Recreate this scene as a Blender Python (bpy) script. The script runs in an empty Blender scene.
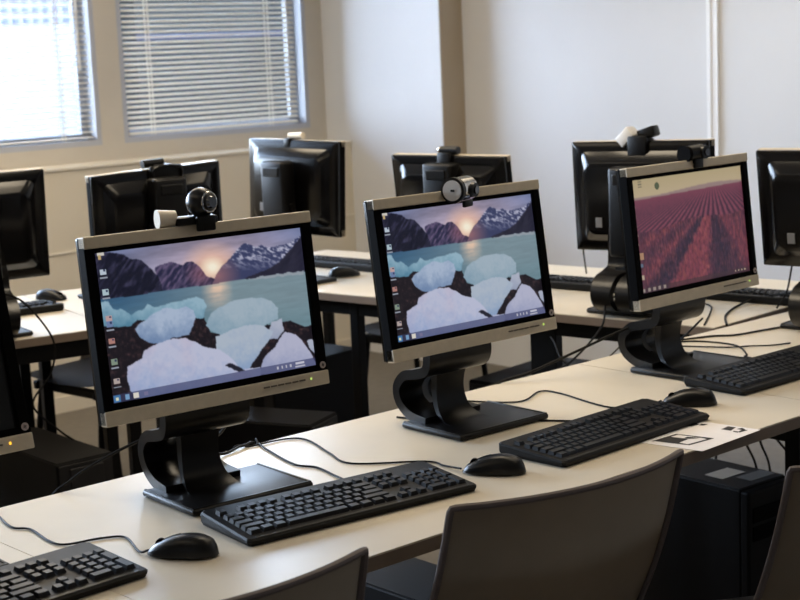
import bpy, bmesh, math, random
import numpy as np
from mathutils import Vector, Matrix, Euler
random.seed(4); rng = np.random.default_rng(7)
SC = bpy.context.scene
COL = SC.collection
FLOOR = 0.74            # desk top height above the floor; coordinates below are measured from the desk top
PI = math.pi

# ------------------------------------------------------------------ materials
def lin(c):
    return tuple(((x/255.0)/12.92 if x/255.0 <= .04045 else ((x/255.0+.055)/1.055)**2.4) for x in c)
MATS = {}
def mat(name, rgb, rough=.5, metal=0., spec=.5, noise=0., nscale=40., bump=0., coat=0., emit=None, estr=0.):
    m = bpy.data.materials.new(name); m.use_nodes = True
    nt = m.node_tree; b = nt.nodes['Principled BSDF']
    c = lin(rgb)
    b.inputs['Base Color'].default_value = (*c, 1)
    b.inputs['Roughness'].default_value = rough
    b.inputs['Metallic'].default_value = metal
    b.inputs['Specular IOR Level'].default_value = spec
    b.inputs['Coat Weight'].default_value = coat
    if noise or bump:
        tc = nt.nodes.new('ShaderNodeTexCoord'); n = nt.nodes.new('ShaderNodeTexNoise')
        n.inputs['Scale'].default_value = nscale; n.inputs['Detail'].default_value = 4
        nt.links.new(tc.outputs['Object'], n.inputs['Vector'])
        if noise:
            r = nt.nodes.new('ShaderNodeValToRGB')
            r.color_ramp.elements[0].position = .3; r.color_ramp.elements[1].position = .7
            r.color_ramp.elements[0].color = (*[x*(1-noise) for x in c], 1)
            r.color_ramp.elements[1].color = (*[min(1, x*(1+noise)) for x in c], 1)
            nt.links.new(n.outputs['Fac'], r.inputs['Fac']); nt.links.new(r.outputs['Color'], b.inputs['Base Color'])
        if bump:
            bp = nt.nodes.new('ShaderNodeBump'); bp.inputs['Strength'].default_value = bump; bp.inputs['Distance'].default_value = .002
            nt.links.new(n.outputs['Fac'], bp.inputs['Height']); nt.links.new(bp.outputs['Normal'], b.inputs['Normal'])
    if emit is not None:
        b.inputs['Emission Color'].default_value = (*lin(emit), 1); b.inputs['Emission Strength'].default_value = estr
    MATS[name] = m
    return m
mat('desk_laminate', (219, 208, 188), .36, spec=.5, noise=.025, nscale=9)
mat('desk_edge_shaded', (128, 112, 98), .55, noise=.05, nscale=30)  # shade on the sides of the desk top, painted in as brown
mat('black_steel', (6, 5, 5), .55, spec=.2, noise=.1)
mat('black_plastic', (8, 7, 7), .38, spec=.3, noise=.08, nscale=90, bump=.05)
mat('shell_plastic', (6, 5, 5), .17, spec=.42, noise=.05, nscale=90)
mat('gloss_black', (13, 12, 11), .3, spec=.38, noise=.04)
mat('bezel_black', (5, 4, 4), .6, spec=.04, noise=.06)
mat('silver_bar', (206, 193, 170), .42, metal=.12, noise=.05, nscale=60)
mat('silver_dark', (96, 86, 72), .5, noise=.05)
mat('key_black', (11, 10, 11), .42, spec=.32, noise=.12, nscale=60)
mat('kb_body', (6, 6, 7), .5, spec=.25, noise=.08)
mat('mouse_black', (7, 7, 8), .33, spec=.35, noise=.06)
mat('cable_black', (9, 8, 8), .6, spec=.2, noise=.06)
mat('grey_plastic', (134, 125, 113), .48, spec=.3, noise=.03, nscale=25, bump=.08)
mat('seat_plastic', (62, 60, 60), .5, spec=.25, noise=.03, nscale=25)
mat('grey_edge', (104, 94, 92), .6, noise=.04)
mat('case_black', (5, 4, 5), .6, spec=.2, noise=.08)
mat('case_top', (34, 33, 34), .5, spec=.3, noise=.06)
mat('port_grey', (92, 90, 88), .5, metal=.3, noise=.1)
mat('sticker_pale', (196, 188, 176), .6, noise=.05)
mat('sticker_grey', (112, 110, 108), .6, noise=.05)
mat('emblem', (186, 172, 168), .35, noise=.05)
mat('chrome', (205, 203, 200), .14, metal=1., noise=.02)
mat('cream_plastic', (222, 210, 190), .4, noise=.03)
mat('white_plastic', (222, 220, 218), .35, noise=.03)
mat('lens', (12, 12, 20), .06, coat=1., noise=.02)
mat('paper', (240, 236, 236), .8, noise=.02)
mat('ink', (22, 20, 24), .7, noise=.1)
mat('wall_paint', (226, 228, 233), .75, noise=.015, nscale=3, bump=.03)
mat('wall_dark', (120, 112, 104), .8, noise=.02, nscale=4)
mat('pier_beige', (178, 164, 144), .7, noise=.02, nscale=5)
mat('wall_sill', (224, 216, 200), .75, noise=.015, nscale=3, bump=.03)
mat('frame_paint', (200, 195, 187), .6, noise=.02, nscale=6)
mat('jamb_paint', (176, 182, 196), .5, noise=.02, nscale=6)
mat('ledge_paint', (232, 226, 214), .5, noise=.02, nscale=6)
mat('trim_white', (246, 248, 252), .5, noise=.02, nscale=6)
mat('ceiling_paint', (226, 224, 220), .85, noise=.02, nscale=5)
mat('floor_vinyl', (112, 106, 97), .6, noise=.08, nscale=30, bump=.05)
mat('slat_white', (244, 238, 224), .45, noise=.02, nscale=20)
mat('outside_pale', (236, 238, 240), .8, noise=.04, nscale=.5)
mat('outside_dark', (13, 14, 13), .9, spec=.1, noise=.5, nscale=.35)
mat('outside_render', (92, 94, 97), .9, spec=.1, noise=.06, nscale=.5)
mat('outside_asphalt', (62, 62, 64), .9, noise=.1, nscale=1)
mat('outside_glass', (46, 50, 66), .6, spec=.2, noise=.1, nscale=.5)
mat('outside_blue', (22, 26, 48), .7, spec=.2, noise=.05)
mat('led_green', (150, 200, 90), .4, emit=(190, 220, 110), estr=.9, noise=.02)
mat('led_amber', (255, 190, 60), .4, emit=(255, 190, 60), estr=1.6, noise=.02)
def glass():
    m = bpy.data.materials.new('window_glass'); m.use_nodes = True
    nt = m.node_tree; nt.nodes.remove(nt.nodes['Principled BSDF'])
    t = nt.nodes.new('ShaderNodeBsdfTransparent'); t.inputs['Color'].default_value = (.95, .97, .97, 1)
    g = nt.nodes.new('ShaderNodeBsdfGlossy'); g.inputs['Roughness'].default_value = .02
    fr = nt.nodes.new('ShaderNodeFresnel'); mx = nt.nodes.new('ShaderNodeMixShader')
    nt.links.new(fr.outputs[0], mx.inputs[0]); nt.links.new(t.outputs[0], mx.inputs[1]); nt.links.new(g.outputs[0], mx.inputs[2])
    nt.links.new(mx.outputs[0], nt.nodes['Material Output'].inputs['Surface'])
    MATS['glass'] = m
glass()
def screen_mat():
    m = bpy.data.materials.new('lit_screen'); m.use_nodes = True
    nt = m.node_tree; b = nt.nodes['Principled BSDF']
    a = nt.nodes.new('ShaderNodeVertexColor'); a.layer_name = 'picture'
    b.inputs['Base Color'].default_value = (.012, .012, .014, 1); b.inputs['Roughness'].default_value = .45
    b.inputs['Specular IOR Level'].default_value = .3
    nt.links.new(a.outputs['Color'], b.inputs['Emission Color']); b.inputs['Emission Strength'].default_value = .85
    MATS['screen'] = m
screen_mat()

# ------------------------------------------------------------------ mesh helpers
def box(bm, c, s, bev=0., seg=2, rot=None):
    r = bmesh.ops.create_cube(bm, size=1.0)
    vs = r['verts']
    M = Matrix.Translation(Vector(c)) @ (rot.to_matrix().to_4x4() if rot is not None else Matrix.Identity(4)) @ Matrix.Diagonal((*s, 1))
    bmesh.ops.transform(bm, matrix=M, verts=vs)
    if bev:
        es = list({e for v in vs for e in v.link_edges})
        bmesh.ops.bevel(bm, geom=es, offset=bev, segments=seg, profile=.5, affect='EDGES')
def cyl(bm, p0, p1, r0, r1=None, seg=20, cap=True):
    r1 = r0 if r1 is None else r1
    p0 = Vector(p0); p1 = Vector(p1); d = p1-p0
    q = d.to_track_quat('Z', 'Y').to_matrix().to_4x4()
    M = Matrix.Translation((p0+p1)/2) @ q
    bmesh.ops.create_cone(bm, cap_ends=cap, segments=seg, radius1=r0, radius2=r1, depth=d.length, matrix=M)
def sphere(bm, c, r, s=(1, 1, 1), u=20, v=14):
    bmesh.ops.create_uvsphere(bm, u_segments=u, v_segments=v, radius=r, matrix=Matrix.Translation(Vector(c)) @ Matrix.Diagonal((*s, 1)))
def prism(bm, pts, z0, z1):
    n = len(pts)
    a = [bm.verts.new((x, y, z0)) for x, y in pts]; b = [bm.verts.new((x, y, z1)) for x, y in pts]
    bm.faces.new(a[::-1]); bm.faces.new(b)
    for i in range(n):
        bm.faces.new((a[i], a[(i+1) % n], b[(i+1) % n], b[i]))
def crom(pts, n=8):
    P = [Vector(p) for p in pts]; P = [P[0]*2-P[1]] + P + [P[-1]*2-P[-2]]
    out = []
    for i in range(1, len(P)-2):
        for k in range(n):
            t = k/n; a, b, c, d = P[i-1:i+3]
            out.append(.5*((2*b)+(c-a)*t+(2*a-5*b+4*c-d)*t*t+(3*b-a-3*c+d)*t**3))
    out.append(P[-2]); return out
def tube(bm, pts, r=.0022, seg=7, smooth=8):
    Q = crom(pts, smooth) if len(pts) > 2 else [Vector(p) for p in pts]
    rings = []; up = Vector((0, 0, 1)); prev = None
    for i, p in enumerate(Q):
        t = (Q[min(i+1, len(Q)-1)]-Q[max(i-1, 0)]).normalized()
        if prev is None:
            n = t.cross(up) if abs(t.z) < .95 else t.cross(Vector((1, 0, 0)))
        else:
            n = prev - t*prev.dot(t)
        n.normalize(); prev = n; b = t.cross(n)
        rings.append([bm.verts.new(p+(n*math.cos(2*PI*k/seg)+b*math.sin(2*PI*k/seg))*r) for k in range(seg)])
    for a, b in zip(rings, rings[1:]):
        for k in range(seg):
            bm.faces.new((a[k], a[(k+1) % seg], b[(k+1) % seg], b[k]))
    bm.faces.new(rings[0][::-1]); bm.faces.new(rings[-1])
def mesh(bm, name, m, smooth=False, angle=40):
    bmesh.ops.recalc_face_normals(bm, faces=bm.faces)
    me = bpy.data.meshes.new(name); bm.to_mesh(me); bm.free()
    me.materials.append(MATS[m] if isinstance(m, str) else m)
    if smooth:
        me.polygons.foreach_set('use_smooth', [True]*len(me.polygons))
        me.set_sharp_from_angle(angle=math.radians(angle))
    return me
def link(name, me, parent=None, M=None):
    o = bpy.data.objects.new(name, me); COL.objects.link(o)
    if parent is not None: o.parent = parent
    if M is not None: o.matrix_local = M
    return o
def part(name, fn, m, parent, smooth=False, M=None, angle=40):
    bm = bmesh.new(); fn(bm); return link(name, mesh(bm, name, m, smooth, angle), parent, M)
def thing(name, label, cat, loc=(0, 0, 0), rz=0., group=None):
    o = bpy.data.objects.new(name, None); COL.objects.link(o); o.empty_display_size = .05
    o.location = (loc[0], loc[1], loc[2]+FLOOR); o.rotation_euler = (0, 0, rz)
    o['label'] = label; o['category'] = cat
    if group: o['group'] = group
    return o
def structure(name, fn, m, smooth=False):
    o = part(name, fn, m, None, smooth); o.location.z = FLOOR; o['kind'] = 'structure'; return o
def dup(src, label, loc, rz=0., group=None):
    r = src.copy(); COL.objects.link(r); r.location = (loc[0], loc[1], loc[2]+FLOOR); r.rotation_euler = (0, 0, rz)
    r['label'] = label
    if group: r['group'] = group
    for ch in list(src.children):
        c = ch.copy(); COL.objects.link(c); c.parent = r
        for g in list(ch.children):
            d = g.copy(); COL.objects.link(d); d.parent = c
    return r

# ------------------------------------------------------------------ the room
XR, YW, YB, XC, YC = 3.80, 3.867, 3.68, 3.658, 3.016      # right wall, window wall, parapet face, corner pier
CEIL = 1.98; X0, Y0 = -3.6, -4.2
structure('floor', lambda b: box(b, ((X0+XR)/2, (Y0+YW)/2, -FLOOR-.05), (XR-X0+.4, YW-Y0+.4, .1)), 'floor_vinyl')
structure('ceiling', lambda b: box(b, ((X0+XR)/2, (Y0+YW)/2, CEIL+.05), (XR-X0+.4, YW-Y0+.4, .1)), 'ceiling_paint')
structure('wall_right', lambda b: box(b, (XR+.1, (Y0+YW)/2, (CEIL-FLOOR)/2), (.2, YW-Y0+.4, CEIL+FLOOR)), 'wall_paint')
structure('wall_left', lambda b: box(b, (X0-.1, (Y0+YW)/2, (CEIL-FLOOR)/2), (.2, YW-Y0+.4, CEIL+FLOOR)), 'wall_paint')
structure('wall_back', lambda b: box(b, ((X0+XR)/2, Y0-.1, (CEIL-FLOOR)/2), (XR-X0, .2, CEIL+FLOOR)), 'wall_dark')
structure('pillar', lambda b: box(b, ((XC+XR)/2, (YC+YW)/2, (CEIL-FLOOR)/2), (XR-XC, YW-YC, CEIL+FLOOR)), 'wall_paint')
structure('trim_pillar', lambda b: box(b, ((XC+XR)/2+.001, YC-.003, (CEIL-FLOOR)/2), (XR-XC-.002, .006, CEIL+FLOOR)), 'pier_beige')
OPEN = [(-2.35, -1.26), (-1.13, -.04), (.07, 1.16), (1.27, 2.36), (2.477, 3.555)]
ZB, ZT = .385, 1.72
def wall_window(b):
    d = .13; yc = YW+d/2
    box(b, ((X0+XC)/2, yc, (ZB-FLOOR)/2), (XC-X0, d, ZB+FLOOR))
    box(b, ((X0+XC)/2, yc, (ZT+CEIL)/2), (XC-X0, d, CEIL-ZT))
    xs = [X0]+[v for o in OPEN for v in o]+[XC]
    for i in range(0, len(xs), 2):
        box(b, ((xs[i]+xs[i+1])/2, yc, (ZB+ZT)/2), (xs[i+1]-xs[i], d, ZT-ZB))
structure('wall_window', wall_window, 'frame_paint')
structure('wall_parapet', lambda b: box(b, ((X0+XC)/2, (YB+YW)/2, (.302-FLOOR)/2), (XC-X0, YW-YB, .302+FLOOR)), 'wall_sill')
structure('trim_ledge', lambda b: box(b, ((X0+XC)/2, (YB+YW)/2-.004, .308), (XC-X0, YW-YB+.008, .014), .003), 'ledge_paint')
structure('trim_panel', lambda b: box(b, ((X0+XC)/2, YB-.002, -.05), (XC-X0, .006, .008)), 'ledge_paint')
structure('baseboard_window', lambda b: box(b, ((X0+XC)/2, YB-.006, -FLOOR+.035), (XC-X0, .012, .07)), 'wall_sill')
def strip(b):
    box(b, (XR-.005, 1.603, (CEIL-FLOOR)/2), (.012, .018, CEIL+FLOOR))
    box(b, (XR-.005, 1.568, (CEIL-FLOOR)/2), (.012, .018, CEIL+FLOOR))
    box(b, (XR-.002, 1.586, (CEIL-FLOOR)/2), (.006, .02, CEIL+FLOOR))
structure('trim_wall', strip, 'trim_white')
for i, (a, c) in enumerate(OPEN):
    root = bpy.data.objects.new('window_%d' % (i+1), None); COL.objects.link(root); root.location = ((a+c)/2, YW, FLOOR); root['kind'] = 'structure'
    w = c-a
    def fr(b, w=w):
        y = .12
        for s in (-1, 1): box(b, (s*(w/2-.012), y/2+.0005, (ZB+ZT)/2), (.024, y-.001, ZT-ZB-.05))
        box(b, (0, y/2, ZB+.0125), (w, y, .025)); box(b, (0, y/2, ZT-.0125), (w, y, .025))
        for s in (-1, 1): box(b, (s*(w/2-.034), .105, (ZB+ZT)/2), (.028, .03, ZT-ZB))
        box(b, (0, .1, ZB+.03), (w, .03, .04))
    part('window_frame', fr, 'jamb_paint', root)
    part('window_pane', lambda b, w=w: box(b, (0, .117, (ZB+ZT)/2), (w-.04, .006, ZT-ZB-.03)), 'glass', root)

# venetian blinds
def blind(x0, x1, tilt, label):
    t = thing('venetian_blind', label, 'blind', ((x0+x1)/2, YW+.022, ZB+.004), 0, 'venetian blinds at the windows')
    w = x1-x0; H = ZT-ZB-.012; n = 53; pitch = (H-.05)/n
    def slats(b):
        for k in range(n):
            z = .02+pitch*(k+.6)
            prof = []
            for j in range(5):
                s = (j/4-.5); yy = s*.0245; zz = .0022*(1-4*s*s)
                prof.append((yy*math.cos(tilt)-zz*math.sin(tilt), yy*math.sin(tilt)+zz*math.cos(tilt)))
            jt = random.uniform(-.0008, .0008)
            A = [b.verts.new((-w/2, p[0], z+p[1]+jt)) for p in prof]; B = [b.verts.new((w/2, p[0], z+p[1]+jt)) for p in prof]
            A2 = [b.verts.new((-w/2, p[0], z+p[1]+jt-.0006)) for p in prof]; B2 = [b.verts.new((w/2, p[0], z+p[1]+jt-.0006)) for p in prof]
            for j in range(4):
                b.faces.new((A[j], A[j+1], B[j+1], B[j])); b.faces.new((A2[j+1], A2[j], B2[j], B2[j+1]))
            b.faces.new((A[0], B[0], B2[0], A2[0])); b.faces.new((A[4], A2[4], B2[4], B[4]))
    part('slat_curtain', slats, 'slat_white', t, True)
    part('bottom_rail', lambda b: box(b, (0, 0, .009), (w, .024, .016), .003), 'slat_white', t)
    part('head_rail', lambda b: box(b, (0, 0, H-.014), (w, .03, .028), .003), 'slat_white', t)
    for s in (-.36, .36) if w > 1.01 else (-.34, .34):
        part('ladder_tape', lambda b, s=s: (box(b, (s*w, -.0135, H/2), (.006, .0012, H-.02)), box(b, (s*w, .0135, H/2), (.006, .0012, H-.02))), 'slat_white', t)
    part('tilt_wand', lambda b: cyl(b, (w/2-.05, -.02, H-.03), (w/2-.05, -.02, .33), .004, seg=8), 'white_plastic', t)
    return t
blind(1.295, 2.325, .16, 'white venetian blind of the brighter window, cut off by the left edge of the photo')
blind(2.487, 3.492, .42, 'white venetian blind of the window next to the corner pillar, dark gaps between its slats')

# outside
structure('exterior_facade', lambda b: (box(b, (10.4, 24.2, 4), (6.8, 4, 26)),), 'outside_render')
def ext_win(b):
    for i in range(17):
        for z in (1.47, 1.655, 1.84):
            box(b, (10.3+i*.195, 22.2, z), (.10, .06, .10))
structure('exterior_panes', ext_win, 'outside_glass')
structure('exterior_block', lambda b: box(b, (24, 23.5, -.8), (20.4, 4, 8)), 'outside_dark')
structure('exterior_band', lambda b: box(b, (24, 21.48, 1.13), (20.4, .06, .07)), 'outside_blue')
structure('exterior_ground', lambda b: box(b, (5, 22, -4.2), (120, 35, .2)), 'outside_asphalt')

# ------------------------------------------------------------------ desks
def desk(label, pts, legs, beams, loc=(0, 0, 0), rz=0., group='white topped desks'):
    t = thing('desk', label, 'desk', loc, rz, group)
    xs = [p[0] for p in pts]; ys = [p[1] for p in pts]
    part('desk_top', lambda b: prism(b, pts, -.003, 0.), 'desk_laminate', t)
    part('edge_band', lambda b: prism(b, pts, -.025, -.003), 'desk_edge_shaded', t)
    for (x, y) in legs:  # square tube legs
        part('leg', lambda b, x=x, y=y: (box(b, (x, y, (-.025-FLOOR)/2), (.09 if (x, y) == (.575, -.06) else .035, .035, FLOOR-.025), .003), box(b, (x, y, -FLOOR+.006), (.05, .05, .012), .003)), 'black_steel', t)
    for p, q in beams:
        def bmf(b, p=p, q=q):
            p3 = Vector((*p, -.05)); q3 = Vector((*q, -.05)); d = q3-p3
            box(b, (p3+q3)/2, (d.length, .03, .05), .003, rot=Euler((0, 0, math.atan2(d.y, d.x))))
        part('frame_beam', bmf, 'black_steel', t)
    return t
FY, BY = -.487, .203
def rdesk(label, x0, x1, y0, y1, loc=(0, 0, 0), rz=0., inset=.05, front=True):
    i = inset
    L = [(x0+i*1.8, y0+i), (x1-i, y0+i), (x0+i*1.8, y1-i), (x1-i, y1-i)]
    return desk(label, [(x0, y0), (x1, y0), (x1, y1), (x0, y1)], L, ([(L[0], L[1])] if front else [])+[(L[2], L[3]), (L[0], L[2]), (L[1], L[3])], loc, rz)
rdesk('long white desk in front carrying the two monitors with iceberg wallpaper', -.195, 1.4035, FY, BY, front=False)
rdesk('white desk at the left edge of the photo with a switched-off monitor', -1.796, -.1965, FY, BY, front=False)
rdesk('white desk carrying the monitor with the purple field wallpaper', 1.4065, 3.0, FY, BY, front=False)
# desk run below the windows (users sit on the window side)
aL = math.atan(-.17); 
rdesk('white desk below the brighter window, behind the switched-off monitor', -1.62, -.02, 0, .8, (1.03, 1.629, 0), aL, .025)
rdesk('white desk below the blinds, hidden mostly behind the front iceberg monitor', -.017, .46, 0, .8, (1.03, 1.629, 0), aL, .025)
# desk run along the right wall
aR = PI/2+math.atan(.15)
def rp(y): return 1.888-.15*(y-.728)
desk('long white desk running along the plain wall, behind the purple field monitor', [(0, 0), (2.1, 0), (2.1, -.8), (-.06, -.8)],
     [(.27, -.06), (.575, -.06), (1.3, -.06), (2.05, -.06), (.05, -.74), (2.05, -.74)], [((.1, -.06), (2.05, -.06)), ((.05, -.74), (2.05, -.74))], (rp(.222), .222, 0), aR)

# ------------------------------------------------------------------ screen pictures
NX, NY = 330, 206
def vnoise(x, y, s, seed):
    r = np.random.default_rng(seed); n = 128; g = r.random((n, n))
    x = x*s; y = y*s; xi = np.floor(x).astype(int); yi = np.floor(y).astype(int); fx = x-xi; fy = y-yi
    fx = fx*fx*(3-2*fx); fy = fy*fy*(3-2*fy)
    def G(a, b): return g[a % n, b % n]
    return (G(xi, yi)*(1-fx)+G(xi+1, yi)*fx)*(1-fy)+(G(xi, yi+1)*(1-fx)+G(xi+1, yi+1)*fx)*fy
def fbm(x, y, s, seed): return (vnoise(x, y, s, seed)+.5*vnoise(x, y, s*2.1, seed+1)+.25*vnoise(x, y, s*4.3, seed+2)+.12*vnoise(x, y, s*8.7, seed+3))/1.87
def inside(X, Y, poly):
    r = np.zeros(X.shape, bool); n = len(poly)
    for i in range(n):
        x1, y1 = poly[i]; x2, y2 = poly[(i+1) % n]
        if y1 == y2: continue
        c = ((y1 > Y) != (y2 > Y)) & (X < (x2-x1)*(Y-y1)/(y2-y1)+x1)
        r ^= c
    return r
def homog(dst):
    A = []; bb = []
    for (u, v), (x, y) in zip([(0, 0), (1, 0), (1, 1), (0, 1)], dst):
        A.append([u, v, 1, 0, 0, 0, -u*x, -v*x]); bb.append(x); A.append([0, 0, 0, u, v, 1, -u*y, -v*y]); bb.append(y)
    h = np.linalg.solve(np.array(A, float), np.array(bb, float)); return np.append(h, 1).reshape(3, 3)
U, V = np.meshgrid(np.linspace(0, 1, NX), np.linspace(0, 1, NY))
def mix(a, b, t): return a*(1-t[..., None])+np.array(b, float)*t[..., None]
def icons(img, items):
    for u, v, w, h, c in items:
        m = (abs(U-u) < w/2) & (abs(V-v) < h/2); img[m] = c
    return img
def soften(img, n):
    for _ in range(n):
        p = np.pad(img, ((1, 1), (1, 1), (0, 0)), 'edge'); img = (p[:-2, 1:-1]+p[2:, 1:-1]+p[1:-1, :-2]+p[1:-1, 2:]+2*p[1:-1, 1:-1])/6
    return img
def ice_picture():
    h = homog([(97, 247), (300, 222), (318, 373), (113, 411)])
    q = h[2, 0]*U+h[2, 1]*V+h[2, 2]; X = (h[0, 0]*U+h[0, 1]*V+h[0, 2])/q; Y = (h[1, 0]*U+h[1, 1]*V+h[1, 2])/q
    n1 = fbm(U*1.6, V, 7, 1); n2 = fbm(U*1.6, V, 22, 5); n3 = fbm(U*1.6, V, 60, 9)
    Xj = X+(n2-.5)*2.4; Yj = Y+(n2[::-1]-.5)*2.4
    d = np.hypot((X-214), (Y-267)*1.1)
    img = np.zeros(U.shape+(3,)); img[:] = (104, 114, 150)
    img = mix(img, (168, 160, 176), np.clip(V*2.6, 0, 1)*.7)
    img = mix(img, (196, 168, 178), np.clip(1-d/95, 0, 1)*.8)
    img *= (1+.45*(fbm(U*1.0, V*3.4, 7, 20)-.5))[..., None]
    img = mix(img, (255, 196, 156), np.clip(1-d/32, 0, 1)*.95)
    img = mix(img, (255, 246, 224), np.clip(1.25-d/11, 0, 1))
    wl = np.interp(X, [90, 108, 140, 162, 210, 238, 270, 304, 320], [301, 299, 296, 291.5, 285.5, 281, 277.5, 273, 270])
    rid = [(162, 292), (158, 267), (162, 264.5), (168, 262.5), (174, 261.5), (180, 263), (184.5, 264.5), (188, 261.5), (192, 260.5), (196, 261.5), (199.5, 264), (204, 270), (208, 276), (216, 279), (216, 287), (160, 294)]
    m = inside(Xj, Yj, rid)
    st = fbm(U*2.2+V*1.3, V*.7, 34, 60)
    c = mix(np.full(img.shape, (40, 40, 68.)), (104, 90, 122), np.clip((st-.38)*3, 0, 1)); c = mix(c, (150, 92, 104), np.clip(1-np.hypot(X-203, Y-274)/18, 0, 1)*.6); img[m] = c[m]
    rr = [(213, 286), (219, 272), (226, 264), (232, 257), (238, 249), (245, 242.5), (250, 244), (256, 247), (262, 244), (268, 247), (276, 246), (284, 244.5), (290, 242), (306, 232), (312, 290), (230, 296)]
    m = inside(Xj, Yj, rr) & (Y < wl)
    sn = fbm(U*2.2-V*1.4, V*1.6, 40, 70); c = mix(np.full(img.shape, (58, 64, 100.)), (186, 186, 208), np.clip((sn-.47)*5, 0, 1)*np.clip((272-Y)/16, 0, 1)); c = mix(c, (186, 122, 118), np.clip(1-np.hypot(X-219, Y-276)/24, 0, 1)*.7); img[m] = c[m]
    m = inside(Xj, Yj, [(234, 283), (252, 277), (268, 270), (280, 262), (290, 250), (302, 236), (312, 240), (312, 276)]) & (Y < wl)
    c = mix(np.full(img.shape, (24, 25, 42.)), (52, 50, 70), st); img[m] = c[m]
    lr = [(90, 249), (104, 250), (112, 251), (126, 252.5), (130, 255), (133.5, 257.5), (139, 258), (144, 259), (149, 263), (154.5, 268.5), (160, 276), (166, 292), (90, 304)]
    m = inside(Xj, Yj, lr)
    c = mix(np.full(img.shape, (20, 22, 40.)), (60, 58, 84), np.clip((st-.45)*3, 0, 1)); img[m] = c[m]
    lake = Y > wl
    c = mix(np.full(img.shape, (58, 96, 128.)), (124, 146, 156), np.clip((X-120)/110, 0, 1)); c = mix(c, (96, 132, 144), np.clip((Y-300)/40, 0, 1)*.7); c *= (.93+.14*fbm(U, V*6, 12, 50))[..., None]
    c = mix(c, (232, 200, 176), np.clip(1.25-abs(X-218-(Y-285)*.05)/13, 0, 1)*np.clip(1.25-(Y-283)/26, 0, 1)*np.clip(.1+1.5*fbm(U, V*5, 14, 80), 0, 1))
    img[lake] = c[lake]
    m = inside(Xj, Yj, [(246, 281), (262, 277), (280, 275), (304, 271.5), (304, 275), (270, 279)]); img[m] = (150, 160, 170)
    rk = inside(Xj, Yj, [(90, 326), (120, 322), (160, 318), (205, 318), (212, 336), (222, 338), (282, 326), (292, 325), (306, 331), (330, 326), (330, 400), (90, 420)])
    c = mix(np.full(img.shape, (24, 20, 28.)), (84, 60, 62), np.clip((n3-.55)*3.2, 0, 1)); img[rk] = c[rk]
    def ice(poly, lo, hi, pink=0., g=(0, 1)):
        m = inside(Xj, Yj, poly); ys = [p[1] for p in poly]
        t = np.clip((Y-min(ys))/(max(ys)-min(ys)), 0, 1)
        c = mix(np.full(img.shape, np.array(hi, float)), lo, np.clip(t*t*1.0+(n1-.5)*.5+(n2-.5)*.5+(n3-.5)*.45, 0, 1))
        if pink: c = mix(c, (222, 176, 186), np.clip((n1-.4)*2, 0, 1)*pink)
        img[m] = c[m]
    ice([(100, 304), (108, 302), (112, 302), (116, 309), (120, 311), (124, 309), (129, 312), (134, 316), (140, 312), (145, 312), (150, 305), (156, 308), (168, 306), (174, 303), (186, 301), (197, 298), (204, 301), (208, 309), (205, 320), (190, 322), (140, 322), (134, 328), (118, 329), (100, 326)], (84, 132, 158), (150, 182, 200))
    ice([(137, 331), (143, 325), (152, 318), (160, 312), (168, 309), (180, 310), (188, 308), (195, 312), (197, 320), (194, 330), (190, 338), (176, 341), (160, 347), (150, 346), (142, 340)], (104, 130, 170), (172, 188, 212))
    ice([(207, 328), (212, 316), (222, 309), (230, 304), (240, 301), (252, 300), (264, 300), (272, 303), (279, 311), (279, 322), (264, 330), (242, 335), (222, 339), (212, 334)], (128, 158, 178), (164, 182, 196))
    ice([(272, 326), (283, 322), (285, 334), (278, 344), (268, 344)], (150, 160, 186), (178, 184, 202))
    ice([(217, 341), (224, 337), (234, 333), (246, 329), (256, 328), (266, 330), (274, 336), (270, 346), (262, 356), (256, 366), (250, 376), (238, 379), (226, 368), (217, 354)], (138, 162, 198), (176, 188, 204))
    ice([(285, 336), (296, 339), (302, 345), (307, 352), (313, 362), (318, 372), (318, 380), (252, 382), (262, 376), (264, 366), (270, 358), (276, 352), (280, 344)], (146, 154, 190), (182, 184, 208))
    ice([(308, 347), (313, 344), (318, 352), (318, 362), (312, 357)], (150, 160, 186), (178, 184, 202))
    ice([(129, 371), (136, 366), (144, 362), (146, 354), (154, 349), (164, 345), (176, 342), (186, 341), (196, 345), (204, 350), (214, 353), (222, 355), (228, 360), (234, 366), (242, 376), (262, 374), (262, 384), (240, 392), (190, 402), (150, 408), (138, 404), (132, 397), (129, 386)], (140, 162, 206), (190, 194, 218), .25)
    m = inside(Xj, Yj, [(226, 371), (231, 369), (242, 374), (246, 377), (240, 378), (230, 374)]); img[m] = (34, 34, 48)
    img = soften(img, 1)
    # task bar and icons
    bar = V > .945; img[bar] = img[bar]*.35+np.array((62, 66, 104))*.65
    C = [(.035, .025, .03, .05, (210, 205, 196)), (.03, .06, .012, .03, (196, 170, 120))]
    for v, c in ((.155, (188, 200, 214)), (.285, (176, 196, 206)), (.455, (190, 160, 160)), (.49, (110, 130, 170)), (.60, (176, 128, 120)), (.735, (130, 146, 130)), (.86, (180, 164, 160))):
        C += [(.037, v, .026, .036, c), (.037, v+.038, .034, .008, (150, 156, 170)), (.043, v-.008, .01, .012, (44, 54, 90))]
    C += [(.03, .972, .03, .042, (70, 120, 170)), (.03, .972, .012, .018, (220, 220, 190)), (.075, .972, .02, .034, (120, 160, 200)), (.115, .972, .024, .036, (222, 216, 206)), (.16, .972, .02, .026, (120, 116, 150))]
    C += [(.80+i*.022, .968, .008, .02, (190, 190, 205)) for i in range(4)]+[(.915, .962, .045, .012, (200, 200, 215)), (.915, .984, .05, .008, (190, 190, 205))]
    return icons(img, C)
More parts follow.
